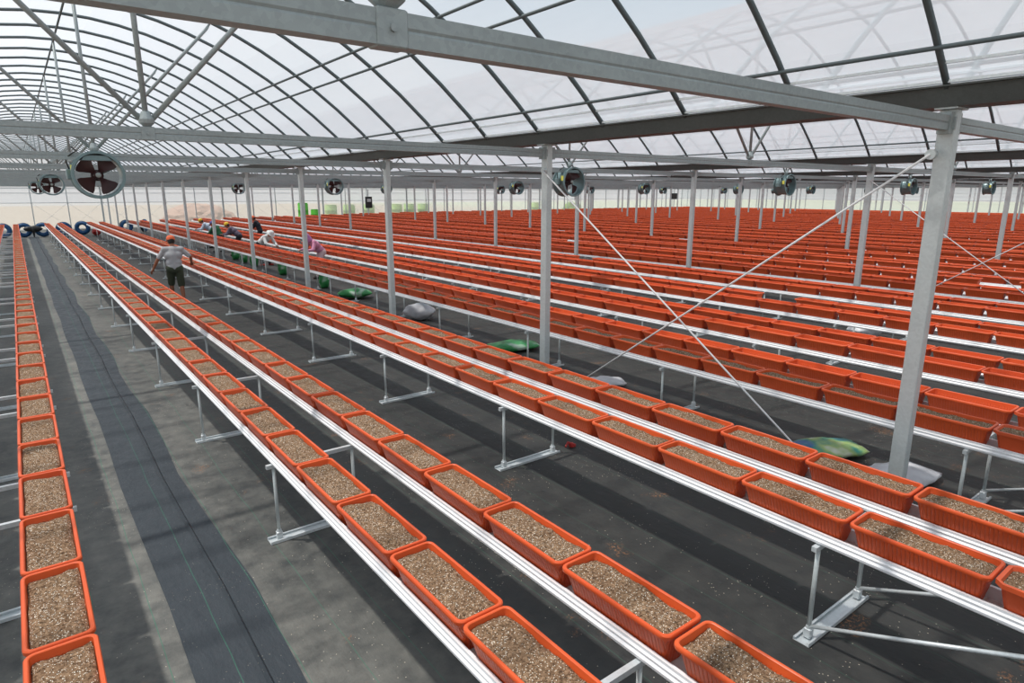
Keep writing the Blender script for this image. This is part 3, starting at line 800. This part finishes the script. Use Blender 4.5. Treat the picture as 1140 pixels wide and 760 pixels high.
stuff(fill[300:], True, 'distant_soil_planters', 'orange planters of soil at the far ends of the near rows')
stuff(empt[300:], False, 'distant_empty_planters', 'rows of empty orange planters filling the far part of the greenhouse')

# thin stick in the man's hand
# ------------------------------------------------------------------ sacks, bags
def sack(name, label, loc, rz, l, w, h, mat, tilt=0, cat='sack'):
    r = random.Random(label); nu, nv = 18, 12; vs = []; fs = []
    for j in range(nv + 1):
        v = j / nv * 2 - 1
        for i in range(nu):
            a = 2 * pi * i / nu
            e = sqrt(max(0, 1 - abs(v) ** 4)) * (.85 + .15 * cos(3 * v))
            x = w / 2 * cos(a) * (.62 + .38 * e) * (1.08 if abs(v) > .97 else 1)
            z = h / 2 + h / 2 * sin(a) * max(.06, e) * (1 + .12 * sin(5 * v + a * 2)) + .0
            y = v * l / 2
            vs.append((x + .012 * r.uniform(-1, 1), y, max(.004, z + .008 * r.uniform(-1, 1))))
    for j in range(nv):
        for i in range(nu):
            k = (i + 1) % nu; fs.append((j * nu + i, j * nu + k, (j + 1) * nu + k, (j + 1) * nu + i))
    fs += [tuple(reversed(range(nu))), tuple(nv * nu + i for i in range(nu))]
    m = MB(); m.add(vs, fs); o = m.build(name, mat, None, True, loc); o.rotation_euler = (tilt, 0, rz); tag(o, label, cat); return o
sack('plastic_sack', 'bulging green and silver sack lying between benches, beyond the grey-white sack', (S * 3.31, S * 7.64, 0), radians(70), .85, .5, .26, M['sack_green'])
sack('plastic_sack', 'grey-white woven sack lying beside the third thick post', (S * 3.27, S * 5.9, 0), radians(50), .66, .46, .36, M['sack_white'])
sack('plastic_sack', 'flat green printed sack lying behind the second thick post', (S * 3.24, S * 4.22, 0), radians(70), .9, .5, .16, M['sack_green'])
sack('plastic_sack', 'flat blue and white sack peeking out behind the fifth planter row', (S * 3.12, S * 3.02, 0), radians(60), .6, .4, .10, M['sack_white'])
sack('plastic_sack', 'flat sack printed in blue, green and yellow beside the foot of the white rod', (S * 3.17, S * 1.46, 0), radians(60), .76, .46, .13, M['sack_blue'])
sack('plastic_sack', 'flat white woven sack at the foot of the largest post', (S * 3.08, S * 1.1, 0), radians(80), .95, .5, .12, M['sack_white'])
sack('plastic_sack', 'crumpled white sack in the aisle under the third bench beyond the post', (S * 6.15, S * 2.6, 0), radians(80), .8, .4, .35, M['sack_white'])
for nm, x, y, lab in (('a', 3.42, 13.7, 'upright green bag under the bench, farthest of three in front of the yellow-capped workers'), ('b', 3.38, 12.95, 'upright green bag under the bench, middle of three near the yellow-capped workers'),
                      ('c', 3.36, 12.2, 'upright green bag under the bench just before the post of the white-hatted worker'), ('d', 3.36, 10.6, 'upright green bag between the white-hatted and pink-jacketed workers'), ('e', 3.34, 8.75, 'large green and white bag slumped beside the pink-jacketed worker')):
    o = sack('upright_bag', lab, (S * x, S * y, .0), 0, .5, .30, .24, M['sack_green'], 0, 'bag')
    for v in o.data.vertices: v.co = Vector((v.co.x, v.co.z - .12, v.co.y + .25))
    m = MB(); m.tube([(-.07, 0, .46), (-.05, 0, .56), (.05, 0, .56), (.07, 0, .46)], .01, 6); m.build('tied_top', M['white_cloth'], o, True)

# red clip at the foot of a bench leg, white tag
m = MB(); m.tube([(0, 0, .02), (.05, .02, .05), (.09, -.02, .03), (.12, .03, .02)], .014, 6); m.box(.06, .12, -.03, .02, .004, .03)
o = m.build('red_cloth_scrap', M['red'], None, False, (S * 2.14, S * 2.33, 0)); tag(o, 'small red scrap lying at the end of a bench foot channel', 'scrap')
# ------------------------------------------------------------------ far end things
def tyre(x, y, R, r, lab, rx, rz):
    t = thing('blue_tyre', lab, 'tyre', (S * x, S * y, R + r), rz); t.rotation_euler = (rx, 0, rz)
    m = MB(); m.rev([(R + r * cos(a) * (1 if cos(a) < 0 else .95), .13 * sin(a)) for a in [2 * pi * i / 14 for i in range(15)]], 'y', 30); m.build('casing', M['tyre_blue'], t, True)
    m = MB(); m.rev([(R + r * .97, -.05), (R + r * 1.01, -.02), (R + r * 1.01, .02), (R + r * .97, .05)], 'y', 30); m.build('tread_band', M['black'], t, True)
for x, y, lab, rx, rz in ((-.37, 24.3, 'blue tyre standing beyond the edge of the first planter row', .1, 0), (.12, 24.3, 'blue tyre under the left sleeve of the black cloth', .12, .12), (.59, 24.3, 'blue tyre under the right sleeve of the black cloth', .12, -.12),
                          (1.12, 24.4, 'blue tyre half hidden behind the third planter row', .1, .2), (1.64, 24.85, 'blue tyre beside the red bag at the aisle end', .12, -.3), (2.9, 25.2, 'blue tyre far off behind the fourth planter row', .1, .3), (3.45, 25.3, 'blue tyre standing on edge between far posts', .1, 1.0)):
    tyre(x, y, .31, .125, lab, rx, rz)
sack('black_cloth', 'black cloth bundle draped between two blue tyres', (S * .35, S * 24.1, .32), radians(90), .95, .3, .38, M['black'], 0, 'cloth')
hb = MB(); hb.loft([rr_ for rr_ in [[(w_ * cos(a), w_ * .5 * sin(a), z_) for a in [2 * pi * q / 10 for q in range(10)]] for w_, z_ in ((.05, -.3), (.10, -.15), (.16, .05), (.22, .25))]], 0, True, True)
bc = bpy.data.objects['black_cloth']; hp_ = hb.build('hanging_end', M['black'], bc, True, (-.02, .0, .0))
sack('red_bag', 'red bag lying beside a blue tyre at the far aisle end', (S * 1.95, S * 24.2, 0), 0, .5, .5, .45, M['red'], 0, 'bag')

def barrel(x, y, R, h, mat, lab, g=None, name='green_barrel'):
    t = thing(name, lab, 'barrel', (S * x, S * y, 0), 0, g)
    m = MB(); m.rev([(R * .92, 0), (R, .06), (R, h * .33), (R * 1.03, h * .34), (R * 1.03, h * .36), (R, h * .37), (R, h * .66), (R * 1.03, h * .67), (R * 1.03, h * .69), (R, h * .70), (R, h - .06), (R * .9, h)], 'z', 20, 0, (0, 0, 0), True); m.build('drum', mat, t, True)
    m = MB(); m.rev([(R * .93, h), (R * .93, h + .04), (R * .3, h + .05)], 'z', 20, 0, (0, 0, 0), True); m.build('lid', mat, t)
barrel(9.75, 27.4, .42, 1.75, M['green'], 'tall bright green barrel near the end wall')
barrel(10.3, 27.5, .36, 1.2, M['green'], 'short bright green barrel beside the tall one')
for i, x in enumerate((11.7, 12.6, 13.6, 15.1, 15.8, 16.6, 24.0)):
    barrel(x, 29.2, .55, 1.5, M['pale_green'], 'pale green barrel seen blurred through the end wall film', 'pale green barrels outside the end wall')
bm = bmesh.new(); bmesh.ops.create_icosphere(bm, subdivisions=4, radius=1)
rr = random.Random(3)
for v in bm.verts:
    v.co *= 1 + .12 * rr.uniform(-1, 1) + .15 * sin(v.co.x * 5) * sin(v.co.y * 4 + v.co.z * 6); v.co = Vector((v.co.x * 1.6, v.co.y, max(-.3, v.co.z * 1.2)))
me = bpy.data.meshes.new('shrub'); bm.to_mesh(me); bm.free(); me.materials.append(M['shrub'])
o = ob('shrub', me, None, (S * 28.6, S * 31.0, .2)); tag(o, 'low green shrub outside the end wall film behind the second thick post', 'shrub')
bm = bmesh.new(); bmesh.ops.create_icosphere(bm, subdivisions=4, radius=1)
for v in bm.verts: v.co = Vector((v.co.x * 3.2, v.co.y * 3, max(-.2, v.co.z * 1.9))) * (1 + .05 * rr.uniform(-1, 1))
me = bpy.data.meshes.new('earth_heap'); bm.to_mesh(me); bm.free(); me.materials.append(M['heap'])
o = ob('earth_heap', me, None, (S * 6.5, S * 31.5, -.2)); tag(o, 'heap of pinkish earth outside the end wall', 'heap')

# control boxes
def cbox(x, y, z, w, h, mat, lab, screen=None):
    t = thing('control_box', lab, 'control box', (S * x, S * y, 0))
    m = MB(); m.box(-w / 2, w / 2, -.12, .0, z - h / 2, z + h / 2, 0, .015); m.build('housing', mat, t)
    m = MB(); m.box(-w * .3, w * .3, -.128, -.12, z + h * .05, z + h * .32); m.build('display', screen or M['galv'], t)
    m = MB(); m.box(-.04, .04, 0, .06, 0, GBOT if False else z + h / 2 + .6); m.build('post', M['galv'], t)
cbox(12.02, 25.8, zz(.60), .60, .95, M['black'], 'black control box on its own post in front of the pale end wall', M['galv'])
cbox(26.5, 28.4, zz(.8), .6, .9, M['galv'], 'grey control box hanging behind the tie rod of the second thick post', M['black'])
cbox(32.3, 25.8, zz(.8), 1.1, .7, M['black'], 'wide dark control box in front of the end wall beyond the middle posts', M['black'])

# ------------------------------------------------------------------ light, sky, camera
w = bpy.data.worlds.new('World'); bpy.context.scene.world = w; w.use_nodes = True; nt = w.node_tree; nt.nodes.clear()
out = nt.nodes.new('ShaderNodeOutputWorld'); bg = nt.nodes.new('ShaderNodeBackground'); tc = nt.nodes.new('ShaderNodeTexCoord')
mp = nt.nodes.new('ShaderNodeMapping'); mp.inputs['Scale'].default_value = (1, 1, 2.2); mp.inputs['Location'].default_value = (.3, .1, 0)
ns = nt.nodes.new('ShaderNodeTexNoise'); ns.inputs['Scale'].default_value = 1.6; ns.inputs['Detail'].default_value = 5
rp = nt.nodes.new('ShaderNodeValToRGB'); e = rp.color_ramp.elements
e[0].position = .42; e[0].color = (*lin(150, 186, 212), 1); e[1].position = .60; e[1].color = (*lin(232, 236, 240), 1)
sx = nt.nodes.new('ShaderNodeSeparateXYZ'); r2 = nt.nodes.new('ShaderNodeValToRGB'); r2.color_ramp.elements[0].position = .02; r2.color_ramp.elements[0].color = (0, 0, 0, 1); r2.color_ramp.elements[1].position = .45
mx = nt.nodes.new('ShaderNodeMix'); mx.data_type = 'RGBA'; mx.inputs[6].default_value = (*lin(236, 236, 236), 1)
L = nt.links.new
L(tc.outputs['Generated'], mp.inputs[0]); L(mp.outputs[0], ns.inputs['Vector']); L(ns.outputs[0], rp.inputs[0]); L(tc.outputs['Generated'], sx.inputs[0]); L(sx.outputs[2], r2.inputs[0])
L(r2.outputs[0], mx.inputs[0]); L(rp.outputs[0], mx.inputs[7]); L(mx.outputs[2], bg.inputs[0]); bg.inputs[1].default_value = 1.0; L(bg.outputs[0], out.inputs[0])

sl = bpy.data.lights.new('sun', 'SUN'); sl.energy = 4.2; sl.angle = radians(2.0); sl.color = (1, .96, .9)
so = bpy.data.objects.new('sun', sl); C.objects.link(so); so.rotation_euler = Vector((.33, -.26, -1)).to_track_quat('-Z', 'Y').to_euler()

cam = bpy.data.cameras.new('camera'); co = bpy.data.objects.new('camera', cam); C.objects.link(co)
yaw, pit, rol = radians(37.418), radians(13.144), radians(.034)
f = Vector((sin(yaw) * cos(pit), cos(yaw) * cos(pit), -sin(pit))); r = Vector((cos(yaw), -sin(yaw), 0)); u = r.cross(f)
r_, u_ = cos(rol) * r + sin(rol) * u, -sin(rol) * r + cos(rol) * u
mt = Matrix((r_, u_, -f)).transposed().to_4x4(); mt.translation = CAM; co.matrix_world = mt
cam.sensor_width = 36; cam.lens = 708.44 * 36 / 1140; cam.clip_end = 500
sc = bpy.context.scene; sc.camera = co
sc.view_settings.view_transform = 'Standard'; sc.view_settings.look = 'None'; sc.view_settings.exposure = 0.0
try:
    sc.cycles.transparent_max_bounces = 20; sc.cycles.max_bounces = 8; sc.cycles.use_denoising = True
except Exception: pass
